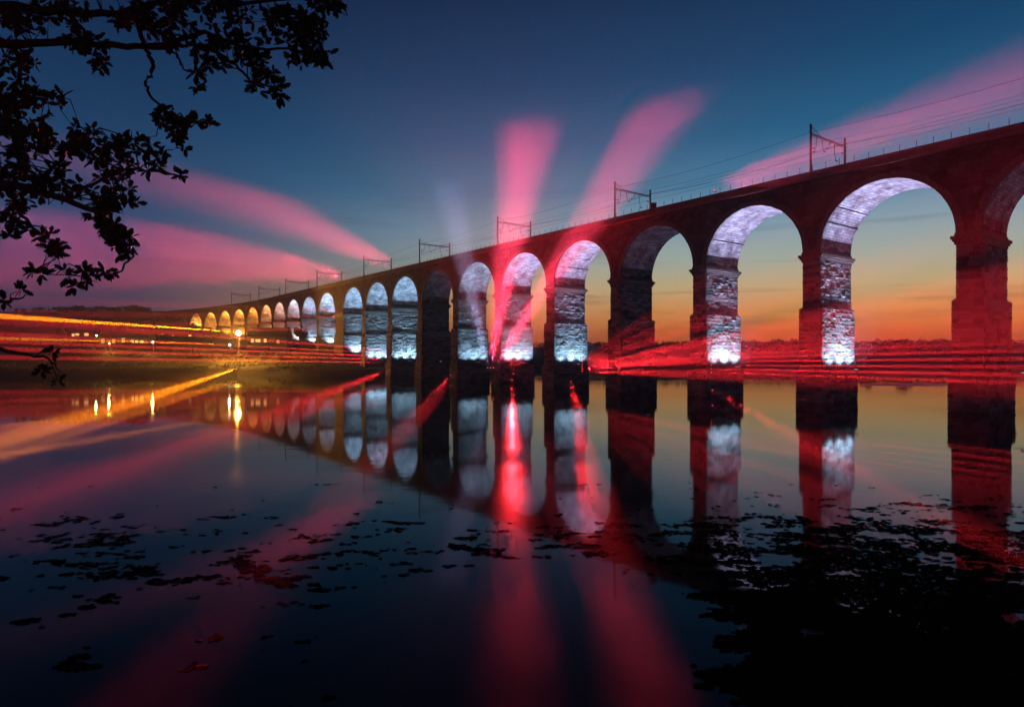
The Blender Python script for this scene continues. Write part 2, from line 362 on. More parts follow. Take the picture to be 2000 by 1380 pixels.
LIT = {1: 1.0, 2: 1.0, 4: .9, 5: .95, 6: .55, 8: .9, 9: .9, 10: .9, 11: .85, 12: .8, 13: .8, 14: .6, 15: .6, 16: .6, 17: .6, 18: .6, 19: .6, 20: .6, 21: .7}
for k in range(KMIN, KMAX + 1):
    t0 = ek(k); pw = pier_w(k); p, u, w = frame(t0 + pw / 2)
    def Q(t, v, z, p=p, u=u, w=w, t0=t0, pw=pw):
        q = p + u * (t - t0 - pw / 2) + w * v; return Vector((q.x, q.y, z))
    def blk(m, ta, tb, va, vb, za, zb):
        m.hexa([Q(ta, va, za), Q(tb, va, za), Q(tb, vb, za), Q(ta, vb, za), Q(ta, va, zb), Q(tb, va, zb), Q(tb, vb, zb), Q(ta, vb, zb)])
    detailed = -1 <= k <= 12
    g = 0.14 if detailed else 0.0
    zb = -3.0
    m = MB()
    blk(m, t0 - .75 + g, t0 + pw + .75 - g, -.75 + g, BW + .75, zb, Z_BASE - .25)
    blk(m, t0 - .40 + g, t0 + pw + .40 - g, -.40 + g, BW + .40, Z_BASE - .25, Z_STEP)
    blk(m, t0 + g, t0 + pw - g, g, BW, Z_STEP, Z_IMP)
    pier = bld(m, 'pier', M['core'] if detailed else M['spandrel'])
    m = MB()
    blk(m, t0 - .62, t0 + pw + .62, -.62, BW + .62, Z_BASE - .25 + .003, Z_BASE)
    bld(m, 'plinth_course', M['coping'], pier)
    m = MB()
    blk(m, t0 - .22, t0 + pw + .22, -.22, BW + .22, Z_STEP + .003, Z_STEP + .16)
    bld(m, 'offset_course', M['coping'], pier)
    m = MB()
    blk(m, t0 - .16, t0 + pw + .16, -.16, BW + .16, Z_IMP, Z_IMP + .38)
    blk(m, t0 - .34, t0 + pw + .34, -.34, BW + .34, Z_IMP + .38, Z_IMP + .72)
    blk(m, t0 - .52, t0 + pw + .52, -.52, BW + .52, Z_IMP + .72, Z_IMP + 1.14)
    blk(m, t0 - .14, t0 + pw + .14, -.14, BW + .14, Z_IMP + 1.14, Z_SPR - .003)
    bld(m, 'impost', M['coping'], pier)
    m = MB(); blk(m, t0 - .02, t0 + pw + .02, 0, BW, Z_SPR, Z_TOP); set_uv(bld(m, 'spandrel_wall', M['ashlar']), [(t0 - ek(k) + 9.3 + ta_, z_) for z_ in (Z_SPR, Z_TOP) for ta_ in (0, pw, pw + 10, 10)])
    if detailed:
        coll = MB(); single = [] if k in (1, 2) else None
        # lit side face (towards the right), lower and upper stage; then the face towards the camera
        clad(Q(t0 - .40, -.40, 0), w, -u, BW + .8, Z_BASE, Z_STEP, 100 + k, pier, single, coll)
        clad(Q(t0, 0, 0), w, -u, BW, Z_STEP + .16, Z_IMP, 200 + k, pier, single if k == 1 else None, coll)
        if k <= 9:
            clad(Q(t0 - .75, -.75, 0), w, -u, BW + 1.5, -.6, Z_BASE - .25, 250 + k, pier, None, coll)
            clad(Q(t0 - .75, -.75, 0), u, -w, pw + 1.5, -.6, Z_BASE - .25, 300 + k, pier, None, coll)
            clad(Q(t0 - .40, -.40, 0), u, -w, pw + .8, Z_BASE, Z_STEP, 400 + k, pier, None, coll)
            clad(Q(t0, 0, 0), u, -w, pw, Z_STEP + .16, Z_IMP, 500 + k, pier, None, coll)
        if coll.v: tag(bld(coll, 'stone_facing', M['stone'], pier), kind='stuff')
        inv = parent_inv(bridge)
        if single:
            for o, B in single:
                o.parent = pier; o.matrix_parent_inverse = Matrix.Identity(4); o.matrix_world = B
                # the pier mesh itself is held in world coordinates
                o.matrix_basis = B
    # arch bay k: opening from t0-SPAN to t0
    ta, tb = t0 - SPAN, t0; r_ = SPAN / 2
    pm, um, wm_ = frame((ta + tb) / 2)
    def A(s, v, z, pm=pm, um=um, wm_=wm_):
        q = pm + um * s + wm_ * v; return Vector((q.x, q.y, z))
    n = 40; nv = 6
    m = MB(); rs = random.Random(900 + k)
    for i in range(n + 1):
        th = math.pi * i / n
        for j in range(nv + 1):
            rr_ = r_ + (rs.uniform(-.03, .03) if 0 < j < nv else 0)
            m.v.append(tuple(A(rr_ * math.cos(th), BW * j / nv, Z_SPR + rr_ * math.sin(th))))
    for i in range(n):
        for j in range(nv):
            a = i * (nv + 1) + j; m.f.append((a, a + 1, a + nv + 2, a + nv + 1))
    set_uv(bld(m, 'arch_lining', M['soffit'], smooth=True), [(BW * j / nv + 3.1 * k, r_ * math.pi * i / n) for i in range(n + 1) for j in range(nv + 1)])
    for v_, sgn in ((0, 1), (BW, -1)):
        m = MB()
        for i in range(n + 1):
            th = math.pi * i / n; s_ = r_ * math.cos(th)
            m.v.append(tuple(A(s_, v_, Z_SPR + r_ * math.sin(th)))); m.v.append(tuple(A(s_, v_, Z_TOP)))
        for i in range(n):
            a = 2 * i; m.f.append((a, a + 1, a + 3, a + 2) if sgn > 0 else (a, a + 2, a + 3, a + 1))
        set_uv(bld(m, 'spandrel_wall', M['ashlar']), [(r_ * math.cos(math.pi * (q // 2) / n) + ta, Z_TOP if q % 2 else Z_SPR + r_ * math.sin(math.pi * (q // 2) / n)) for q in range(2 * n + 2)])
    m = MB(); nb = 47
    for i in range(nb):
        th0 = math.pi * (i + .03) / nb; th1 = math.pi * (i + .97) / nb
        ri = r_ - rs.uniform(0, .05); ro = r_ + rs.choice((.75, .95)); pr = rs.uniform(.015, .06)
        q = []
        for v_ in (-pr, .35):
            for (th, rr_) in ((th0, ri), (th1, ri), (th1, ro), (th0, ro)):
                q.append(A(rr_ * math.cos(th), v_, Z_SPR + rr_ * math.sin(th)))
        m.hexa(q)
    tag(bld(m, 'voussoir_ring', M['coping']), kind='stuff')
    if k in (1, 2, 4, 5):                                   # cable runs clipped across the lining
        for ang in ((152, 136) if k in (1, 4) else (150,)):
            m = MB()
            m.tube([A((r_ - .06) * math.cos(R(180 - ang)), v_, Z_SPR + (r_ - .06) * math.sin(R(180 - ang))) for v_ in np.linspace(-.25, BW + .3, 6)], .05, 5)
            bld(m, 'cable_run', M['black'])

# cornice, parapets, coping, track bed
def sweep(name, prof, material, parent=bridge, tmin=None, tmax=None, step=PITCH / 2):
    ts = list(np.arange(tmin, tmax, step)) + [tmax]
    m = MB(); n = len(prof)
    for t_ in ts:
        for v_, z_ in prof: m.v.append(tuple(bp_(t_, v_, z_)))
    for i in range(len(ts) - 1):
        for j in range(n):
            j2 = (j + 1) % n; m.f.append((i * n + j, i * n + j2, (i + 1) * n + j2, (i + 1) * n + j))
    m.f.append(tuple(range(n))[::-1]); m.f.append(tuple((len(ts) - 1) * n + j for j in range(n)))
    return bld(m, name, material, parent)
TA, TB = ek(KMIN) - SPAN - 2, ek(KMAX) + 30
def rect(v0, v1, z0, z1): return [(v0, z0), (v1, z0), (v1, z1), (v0, z1)]
sweep('track_bed', rect(.5, BW - .5, Z_TOP - .3, 36.0), M['ballast'], tmin=TA, tmax=TB)
for a, b_ in ((-.32, .5), (BW - .5, BW + .32)):
    sweep('cornice', rect(a, b_, Z_TOP + .003, Z_TOP + .42), M['coping'], tmin=TA, tmax=TB)
for a in (-.05, BW - .4):
    pp = sweep('parapet', rect(a, a + .45, Z_TOP + .42, 36.75), M['spandrel'], tmin=TA, tmax=TB)
    sweep('coping', rect(a - .1, a + .55, 36.753, 36.95), M['coping'], parent=pp, tmin=TA, tmax=TB)
for v_ in (2.9, 4.3, 6.0, 7.4):
    sweep('rail', rect(v_, v_ + .08, 36.003, 36.17), M['steel'], tmin=TA, tmax=TB)
# land abutment closing the far end
m = MB(); pts = []
sweep('abutment', rect(0.02, BW - .02, -1, Z_TOP), M['spandrel'], tmin=ek(KMAX) + pier_w(KMAX), tmax=TB)
# thin railing posts standing on the near coping
m = MB(); m.box(-.035, .035, -.035, .035, 0, .95); m.box(-.06, .06, -.06, .06, 0, .05); m.box(-.045, .045, -.045, .045, .95, 1.0)
post_me = bpy.data.meshes.new('railing_post'); post_me.from_pydata(m.v, [], m.f); post_me.materials.append(M['steel'])
tp = -18.0; ipost = 0
while tp < 330 and ipost < 165:
    q = bp_(tp, .17, 36.95)
    o = bpy.data.objects.new('railing_post', post_me); COL.objects.link(o); o.parent = bridge
    o.location = q - bridge.location; o.rotation_euler = (rnd.uniform(-.03, .03), rnd.uniform(-.03, .03), path(tp)[1])
    tp += 2.15; ipost += 1
q = bp_(55.5, -.1, 36.95); m = MB(); m.box(q.x - .6, q.x + .6, q.y - .35, q.y + .35, 36.95, 38.0); bld(m, 'relay_cabinet', M['steel'])

# ------------------------------------------------------------------ overhead line portals and wires
def make_portal(t_, label, faint):
    p, u, w = frame(t_); h = path(t_)[1] - math.pi / 2           # local x = across (away), y = along
    root = tag(empty('catenary_portal', bp_(t_, 0, 36.9), h), label, 'portal', 'overhead line portals on the viaduct')
    # local frame: X axis -> across w, Y axis -> along u
    def B(m, name, mt): return m.build(name, mt, root)
    for v_, zt in ((-.18, 7.6), (BW + 1.1, 7.6)):
        m = MB()
        for dx in (-.11, .11): m.box(v_ + dx - .03, v_ + dx + .03, -.13, .13, -1.3, zt)
        m.box(v_ - .08, v_ + .08, -.03, .03, -1.3, zt); m.box(v_ - .22, v_ + .22, -.2, .2, -1.5, -1.3)
        B(m, 'mast', M['steel'])
    m = MB(); m.box(-.05, BW + 1.0, -.06, .06, 6.05, 6.25)
    for i in range(9):
        m.box(.5 + i * 1.15, .56 + i * 1.15, -.05, .05, 5.9, 6.05)
    m.box(.3, BW + .7, -.04, .04, 5.82, 5.9)
    B(m, 'cross_beam', M['steel'])
    m = MB(); m.tube([(-.1, 0, 7.3), (3.2, 0, 6.2)], .05, 5); B(m, 'brace', M['steel'])
    m = MB(); m.tube([(BW + 1.0, 0, 7.2), (BW - 2.2, 0, 6.2)], .045, 5); B(m, 'brace', M['steel'])
    for v_, dr, side in ((1.6, 2.6, 1), (3.4, 1.9, -1), (5.9, 1.2, 1), (7.4, 2.7, -1)):
        m = MB(); m.tube([(v_, 0, 5.9), (v_ - .1 * side, 0, 5.9 - dr * .55), (v_ - .55 * side, 0, 5.9 - dr)], [.07, .05, .04], 5)
        d = B(m, 'dropper', M['steel'])
        m = MB()
        for i in range(4): m.tube([(v_ - .6 * side - .12 * i * side, 0, 5.9 - dr), (v_ - .66 * side - .12 * i * side, 0, 5.9 - dr)], .12, 7)
        o = m.build('insulator', M['ceramic'], d)
    for v_, z_, s in ((.05, 3.9, 1), (BW + .85, 4.9, -1), (BW + .85, 2.9, -1)):
        m = MB(); m.tube([(v_, 0, z_), (v_ + s * 1.0, 0, z_ - .1)], .04, 5)
        for i in range(4): m.tube([(v_ + s * (.35 + .13 * i), 0, z_), (v_ + s * (.41 + .13 * i), 0, z_ - .02)], .13, 7)
        B(m, 'bracket_arm', M['ceramic'])
    return root
PT = [ek(k) + pier_w(k) / 2 for k in (1, 3, 5, 7, 9, 11, 13, 15, 17)]
PL = ['largest overhead line portal, nearest the right edge of the photo', 'overhead line portal second from the right, above the unlit dark arch',
      'overhead line portal third from the right, above the reddest pier', 'overhead line portal fourth from the right along the parapet',
      'overhead line portal fifth from the right along the parapet', 'overhead line portal sixth from the right, small in the distance',
      'overhead line portal seventh from the right, tiny and faint', 'overhead line portal eighth from the right, barely visible in the haze',
      'farthest overhead line portal, last of the row at the left']
for t_, l in zip(PT, PL): make_portal(t_, l, 0)
def wire(name, label, v_, z_, sag, tension_pts, r=.018):
    m = MB(); pts = []
    ts = [PT[0] - 43] + PT
    for a, b_ in zip(ts[:-1], ts[1:]):
        for i in range(10):
            s = i / 10; pts.append(bp_(a + (b_ - a) * s, v_ + (.2 if sag < .3 else 0) * math.sin(s * math.pi), z_ - sag * 4 * s * (1 - s)))
    pts.append(bp_(ts[-1], v_, z_)); m.tube(pts, r, 4)
    tag(m.build(name, M['wire']), label, 'wire', 'overhead wires above the viaduct')
wire('overhead_wire', 'topmost feeder wire strung between the near masts', -.1, 43.3, .9, 0, .022)
wire('overhead_wire', 'feeder wire strung between the far masts of the portals', BW + 1.0, 43.6, .9, 0, .02)
wire('overhead_wire', 'upper carrying wire over the near track', 3.0, 42.3, .9, 0)
wire('overhead_wire', 'lower contact wire over the near track', 3.0, 40.9, .05, 0)
wire('overhead_wire', 'upper carrying wire over the far track', 6.8, 42.3, .9, 0)
wire('overhead_wire', 'lower contact wire over the far track', 6.8, 40.9, .05, 0)

# ------------------------------------------------------------------ lamps
def spot(name, loc, target, power, col, half_deg, blend=.5, size=.1, parent=None):
    l = bpy.data.lights.new(name, 'SPOT'); l.energy = power; l.color = col; l.spot_size = 2 * R(half_deg); l.spot_blend = blend; l.shadow_soft_size = size
    o = bpy.data.objects.new(name, l); COL.objects.link(o)
    d = Vector(target) - Vector(loc); o.rotation_mode = 'QUATERNION'; o.rotation_quaternion = d.to_track_quat('-Z', 'Y')
    o.location = loc
    if parent is not None: o.parent = parent; o.matrix_parent_inverse = (Matrix.Translation(parent.location) @ parent.rotation_euler.to_matrix().to_4x4()).inverted()
    return o
def point(name, loc, power, col, size=.2, parent=None):
    l = bpy.data.lights.new(name, 'POINT'); l.energy = power; l.color = col; l.shadow_soft_size = size
    o = bpy.data.objects.new(name, l); COL.objects.link(o); o.location = loc
    if parent is not None: o.parent = parent; o.matrix_parent_inverse = (Matrix.Translation(parent.location) @ parent.rotation_euler.to_matrix().to_4x4()).inverted()
    return o
def flood_body(root, aim, lens_mat, s=1.0):
    """a floodlight: box housing, glass, yoke"""
    d = Vector(aim).normalized(); q = d.to_track_quat('Z', 'Y').to_matrix().to_4x4()
    m = MB()
    m.hexa([q @ Vector(p) for p in ((-.16 * s, -.12 * s, -.28 * s), (.16 * s, -.12 * s, -.28 * s), (.16 * s, .12 * s, -.28 * s), (-.16 * s, .12 * s, -.28 * s),
                                    (-.3 * s, -.22 * s, -.06 * s), (.3 * s, -.22 * s, -.06 * s), (.3 * s, .22 * s, -.06 * s), (-.3 * s, .22 * s, -.06 * s))])
    m.build('housing', M['black'], root)
    m = MB(); m.box(-.27 * s, .27 * s, -.19 * s, .19 * s, -.058 * s, -.04 * s, q); m.build('lens', lens_mat, root)
    m = MB()
    for sx in (-1, 1): m.box(sx * .33 * s - .02, sx * .33 * s + .02, -.03, .03, -.45 * s, 0)
    m.box(-.35 * s, .35 * s, -.03, .03, -.49 * s, -.45 * s); m.build('yoke', M['black'], root)
cool = (0.36, 0.66, 1.0); lav = (0.60, 0.55, 1.0); amber = (1.0, 0.40, 0.05)
M['lens_cool'] = emis('floodlight lens cool', (.6, .8, 1), 2.0); M['lens_amber'] = emis('floodlight lens amber', amber, 2.0); M['lens_red'] = emis('streaklight lens red', (1, .05, .05), 2.0)
ORD = ['first', 'second', 'third', 'fourth', 'fifth', 'sixth', 'seventh', 'eighth', 'ninth', 'tenth', 'eleventh', 'twelfth', 'thirteenth', 'fourteenth', 'fifteenth', 'sixteenth', 'seventeenth', 'eighteenth', 'nineteenth', 'twentieth', 'twenty-first', 'twenty-second', 'twenty-third']
LOW, HIGH = 6500.0, 35000.0
LIT.update({0: .035, 3: .05, 7: .04})  # faint lamps added at unlit piers, standing in for reflected light
for k in sorted(LIT):
    s = LIT[k]; t0 = ek(k); p, u, w = frame(t0)
    mixw = sstep(11.0, 16, k)
    ca = [c1 * (1 - mixw) + c2 * mixw for c1, c2 in zip(cool, amber)]; cb = [c1 * (1 - mixw) + c2 * mixw for c1, c2 in zip(lav if k in (0, 1, 2, 3, 4, 5) else cool, amber)]
    gz = max(ground_z(*(p + w * 5 - u * 3).xy), 0)
    base = Z_BASE if gz < Z_BASE else gz + .6
    dim = s < .1
    loc = bp_(t0 - 3.2, BW * .5, base + .3)
    root = tag(empty('floodlight', loc), '%s floodlight at the foot of the %s pier from the right edge' % ('amber' if mixw > .5 else 'added faint mauve' if dim else 'cool white', ORD[k]), 'floodlight', 'floodlights at the pier feet')
    flood_body(root, (0, 0, 1), M['lens_amber'] if mixw > .5 else M['lens_cool'])
    m = MB(); loc_l = bp_(t0 - .6, BW * .5, base + .02) - loc
    m.tube([Vector((0, 0, -.48)), Vector((loc_l.x, loc_l.y, -.48))], .05, 6)
    if gz >= Z_BASE: m.tube([(0, 0, -.48), (0, 0, -1.3)], .06, 6)
    m.build('bracket', M['black'], root)
    # wash over the lower pier, and a beam up into the arch
    if not dim:
        for dv in ((-3.2, 0, 3.2) if k <= 9 else (0,)):
            spot('wash_light', bp_(t0 - 2.2, BW * .5 + dv, base + .35), bp_(t0 - .4, BW * .5 + dv, base + 7), LOW * s * ((.9, 1.5, .9)[int(dv / 3.2) + 1] if k <= 9 else 3), ca, 60, 1.0, .15, root)
    for dv in ((-3.3, 0, 3.3) if k <= 9 else (0,)):
        spot('arch_light', bp_(t0 - 2.8, BW * .5 + dv, base + .5), bp_(t0 - 6.0, BW * .5 + dv, Z_SPR + 3), HIGH * s * (1 if k <= 9 else 3) * (1 if k < 14 else 1.5), cb, 30, 1.0, .12, root)

# ------------------------------------------------------------------ lamps added for red exposure streaks; they show in the beam haze
RED = (1.0, 0.02, 0.03); PINK = (1.0, 0.045, 0.105); VIO = (.62, .55, 1.0)
S0 = bp_(ek(5) + 1.4, -2.0, 4.2)
def on_plane(x, y, v_):
    """where the ray of a photograph pixel meets the vertical plane lying v_ across the bridge's near face"""
    _, u, w = frame(0); o = P0 + w * v_; d = Vector(((x - 1000) / F, 1, (690 - y) / F)); c0 = Vector((0, 0, CAMZ))
    s = ((o - c0).dot(w)) / d.dot(w); return c0 + d * s
def streaklight(label, loc, tgt, power, col, half, blend=1.0, size=.25, group='lamps added to draw the streaks around the viaduct', drop=None, scale=.6):  # added lamp whose beam stands in for an exposure streak
    loc = Vector(loc); d = (Vector(tgt) - loc).normalized()
    root = tag(empty('streaklight', loc - d * .25), label, 'streaklight', group)
    flood_body(root, d, M['lens_red'] if col != VIO else M['lens_cool'], scale)
    if drop:                      # a short arm back to the masonry it is bolted to
        m = MB(); q = Vector(drop) - root.location; m.tube([(0, 0, -.45 * scale), (q.x, q.y, -.45 * scale)], .05, 6); m.build('arm', M['black'], root)
    spot('beam_light', loc, tgt, power, col, half, blend, size, root)
def deck_streaklight(t_, label, tgt, power, col, half):
    streaklight(label, bp_(t_, -.45, 37.5), tgt, power, col, half, size=2.4, drop=bp_(t_, .1, 37.2))
def t_at(x):                      # chainage where the straight near face shows at photograph column x
    x -= 1000; return (P0.x * F - x * P0.y) / (-U0.x * F + U0.y * x)
UU, WW = frame(0)[1], frame(0)[2]
# upward beams
streaklight('red searchlight added to draw the upright streak above the bridge', S0 + UU * .8, on_plane(1032, 250, -23), 7e7, PINK, 6.6, size=.5)
streaklight('red searchlight added to draw the streak slanting up to the right', S0 - UU * .8, on_plane(1300, 200, -11), 7e7, PINK, 5.0, size=.5)
deck_streaklight(t_at(1400), 'red searchlight added on the parapet to draw the streak over the rightmost arches', on_plane(2000, 165, -13), 3.6e7, PINK, 5.0)
deck_streaklight(t_at(775), 'red searchlight added on the parapet to draw the broad streak up to the left', px(480, 385, 170), 2.5e7, PINK, 9.0)
deck_streaklight(t_at(700), 'red searchlight added on the parapet to draw the low broad streak to the far left', px(180, 465, 205), 3.2e7, PINK, 10.5)
deck_streaklight(t_at(690), 'red searchlight added on the parapet to draw the lowest streak to the far left', px(100, 545, 215), 5e7, RED, 4.0)
streaklight('violet searchlight added to draw a faint streak up to the left', S0 + UU * 2.2, on_plane(862, 300, -16), 8e6, VIO, 7.0, size=.5)  # added violet lamp standing in for a pale streak
for i, (y0, y1, p_) in enumerate(((606, 585, 6e7), (618, 612, 9e7), (630, 636, 1.1e8), (640, 655, 1.1e8))):
    streaklight('%s red searchlight added to draw a streak far left below the arches' % ('topmost', 'second', 'third', 'lowest')[i], on_plane(668, y0, -2.5), px(0, y1, 232), p_, RED, 1.3, size=.3, scale=.4)
deck_streaklight(t_at(660), 'faint red searchlight added on the parapet to tint the oak leaves', px(225, 440, 6.5), 1.8e7, RED, .34)  # added only to tint the leaves red
# low level streaks: right of the two near lit piers, over the dark pier, and left over the bank
ORD6 = ['topmost', 'second', 'third', 'fourth', 'fifth', 'lowest']
for i in range(6):
    y0 = 692 + i * 7; y1 = 668 + i * 16
    streaklight('%s red searchlight added to draw a streak right from the third pier' % ORD6[i], on_plane(1392, y0, -2.2), on_plane(2000, y1, -5), (2.2e8, 3.4e8, 4.2e8, 3.6e8, 4.2e8, 3.4e8)[i], RED, (.30, .24, .3, .22, .28, .26)[i], size=.08, scale=.4)
for i in range(6):
    y0 = 700 + i * 5; y1 = (600, 632, 656, 684, 704, 728)[i]
    streaklight('%s red searchlight added to draw a streak right across the dark fourth pier' % ORD6[i], on_plane(1138, y0, -2.2), on_plane(1300, y1, -13), (6e6, 1.3e7, 3.2e7, 1.0e8, 1.3e8, 8e7)[i], RED, (2.6, 2.2, 2.0, 1.8, 2.0, 1.5)[i], size=.3, scale=.4)
for i in range(5):
    y0 = 684 + i * 6; y1 = (655, 672, 682, 692, 703)[i]
    streaklight('%s red searchlight added to draw a streak left over the river bank' % ORD6[i], on_plane(768, y0, -2.2), px(400, y1, 224), (3e8, 8e8, 1.1e9, 1.1e9, 9e8)[i], RED, (.9, .45, .4, .45, .35)[i], size=.1, scale=.4)
# added beams standing in for red streaks, lowered onto the river towards the viewer's bank
def wpt(x, y): return px(x, y, CAMZ * F / (y - 690))
for lab, a_, tgt, p_, h_ in (
        ('red searchlight added to lay the middle streak down the river', on_plane(1000, 742, -4.2), wpt(1012, 1392), 5.5e7, .32),
        ('red searchlight added to lay the streak beside the middle one down the river', on_plane(1115, 745, -4.2), wpt(1268, 1392), 1.0e8, .32),
        ('red searchlight added to lay the leftmost streak across the river', on_plane(760, 722, -2.4), wpt(120, 968), 3.0e8, .42),
        ('red searchlight added to lay the dim near left streak across the river', on_plane(880, 732, -2.4), wpt(420, 1260), 7e7, .38),
        ('red searchlight added to lay the right-hand streak across the river', on_plane(1392, 762, -4.2), wpt(2080, 1150), 1.1e8, .5)):
    streaklight(lab, a_, tgt, p_, RED, h_, size=.45, scale=.4)
streaklight('wide red lamp added for the glow at the foot of the reddest pier', on_plane(1003, 728, -3.2), on_plane(1006, 640, -9), 1.6e6, RED, 34, size=.4, scale=.5)  # added lamp for the red glow, no real fixture here
# steel staging added on the pier foot to carry the added lamps
root = tag(empty('lamp_platform', S0 + Vector((0, 0, -1.2))), 'small steel platform added at the foot of the reddest pier for the streak lamps', 'platform')
root.rotation_euler = (0, 0, H0)
m = MB()
for i in range(12): m.box(-2.4 + i * .4, -2.04 + i * .4, -.1, 1.6, 0, .06)
m.build('deck', M['steel'], root)
for x_ in (-2.2, 2.2):
    m = MB(); m.tube([(x_, 1.4, -.05), (x_, -1.0, -1.5)], .06, 6); m.tube([(x_, 1.5, -.05), (x_, -1.0, -.05)], .06, 6); m.build('strut', M['steel'], root)

# ------------------------------------------------------------------ left bank: street lamps
M['sodium'] = emis('sodium lamp globe', (1.0, .50, .08), 90); M['green_lamp'] = emis('green lamp glass', (.25, 1.0, .2), 25); M['white_lamp'] = emis('pale lamp glass', (1.0, .8, .5), 25)
def street_lamp(pt, label, mt, power, col, r):
    gz = ground_z(pt.x, pt.y); h = max(2.0, pt.z - gz)
    root = tag(empty('street_lamp', (pt.x, pt.y, gz)), label, 'street lamp', 'lamps on the far left bank')
    m = MB(); m.tube([(0, 0, -.5), (0, 0, .9), (0, 0, 1.0), (0, 0, h - .5)], [.12, .12, .08, .05], 8); m.build('pole', M['steel'], root)
    m = MB(); m.tube([(0, 0, h - .5), (0, -.1, h + .1), (0, -.5, h + r + .12)], .05, 6); m.build('arm', M['steel'], root)
    m = MB(); m.tube([(0, -.5, h + r), (0, -.5, h + r + .12)], [r * .8, r * .3], 10); m.build('cap', M['black'], root)
    m = MB(); m.tube([(0, -.5, h - r), (0, -.5, h - r * .6), (0, -.5, h), (0, -.5, h + r * .6), (0, -.5, h + r)], [r * .3, r * .85, r, r * .85, r * .4], 12); m.build('globe', mt, root, True)
    point('lamp_light', Vector((pt.x, pt.y - .5 - r * 1.6, pt.z - r * .2)), power, col, .2, root)
    return root
street_lamp(px(467, 650, 252), 'brightest amber street lamp, starburst on the bank below the far arches', M['sodium'], 110000, (1, .40, .05), .9)
street_lamp(px(450, 673, 246), 'short pale lamp just left of the brightest amber lamp', M['white_lamp'], 2500, (1, .7, .35), .22)
street_lamp(px(190, 655, 290), 'green lamp between the lit cottages on the left bank', M['green_lamp'], 1500, (.3, 1, .2), .3)
street_lamp(px(300, 668, 262), 'dim amber lamp lighting the rough grass on the left bank', M['white_lamp'], 5000, (1, .5, .1), .16)
street_lamp(px(215, 670, 258), 'dim amber lamp farthest left above the lit grass', M['white_lamp'], 5000, (1, .5, .1), .16)
# amber lamps added for the orange trails, skimming over the water towards the left foreground
for i, (lab, tgt, pw_, ha, bl) in enumerate((
        ('amber searchlight added on the shore to draw the farthest faint trail over the water', wpt(-40, 805), 3.0e7, .42, .9),
        ('amber searchlight added on the shore to draw the second faint trail over the water', wpt(-40, 835), 3.2e7, .38, .9),
        ('amber searchlight added on the shore to draw the broad near trail over the water', wpt(-40, 862), 5.0e7, .30, .9),
        ('amber searchlight added on the shore to draw the thin bright trail over the water', wpt(-60, 890), 8e8, .07, .9))):
    loc = px(446 + i * 5, 737, 228); loc.z = 2.2
    root = tag(empty('streaklight', loc), lab, 'streaklight', 'amber lamps added to draw the orange trails')
    d = (Vector(tgt) - loc).normalized(); flood_body(root, d, M['lens_amber'], .6)
    m = MB(); m.tube([(0, 0, -.3), (0, 0, -2.6)], .07, 6); m.build('post', M['black'], root)
    spot('beam_light', loc + d * .2, tgt, pw_, (1.0, .23, .004), ha, bl, .05, root)
for lab, a_, tgt, pw_, ha in (('amber spotlight added on the brightest lamp to draw the thin upper line of light', px(462, 648, 251), px(-30, 615, 150), 3.2e9, .06),
                              ('amber spotlight added on the short lamp to draw the thin lower line of light', px(446, 672, 245), px(-30, 660, 170), 1.0e9, .05)):  # added spots whose thin beams stand in for light trails
    root = tag(empty('streaklight', a_), lab, 'streaklight', 'amber lamps added to draw the orange trails'); d = (tgt - a_).normalized(); flood_body(root, d, M['lens_amber'], .5)
    m = MB(); gz = ground_z(a_.x, a_.y); m.tube([(0, 0, -.25), (0, 0, gz - a_.z - .5)], .05, 6); m.build('post', M['black'], root)
    spot('beam_light', a_ + d * .2, tgt, pw_, (1.0, .23, .004), ha, .9, .03, root)

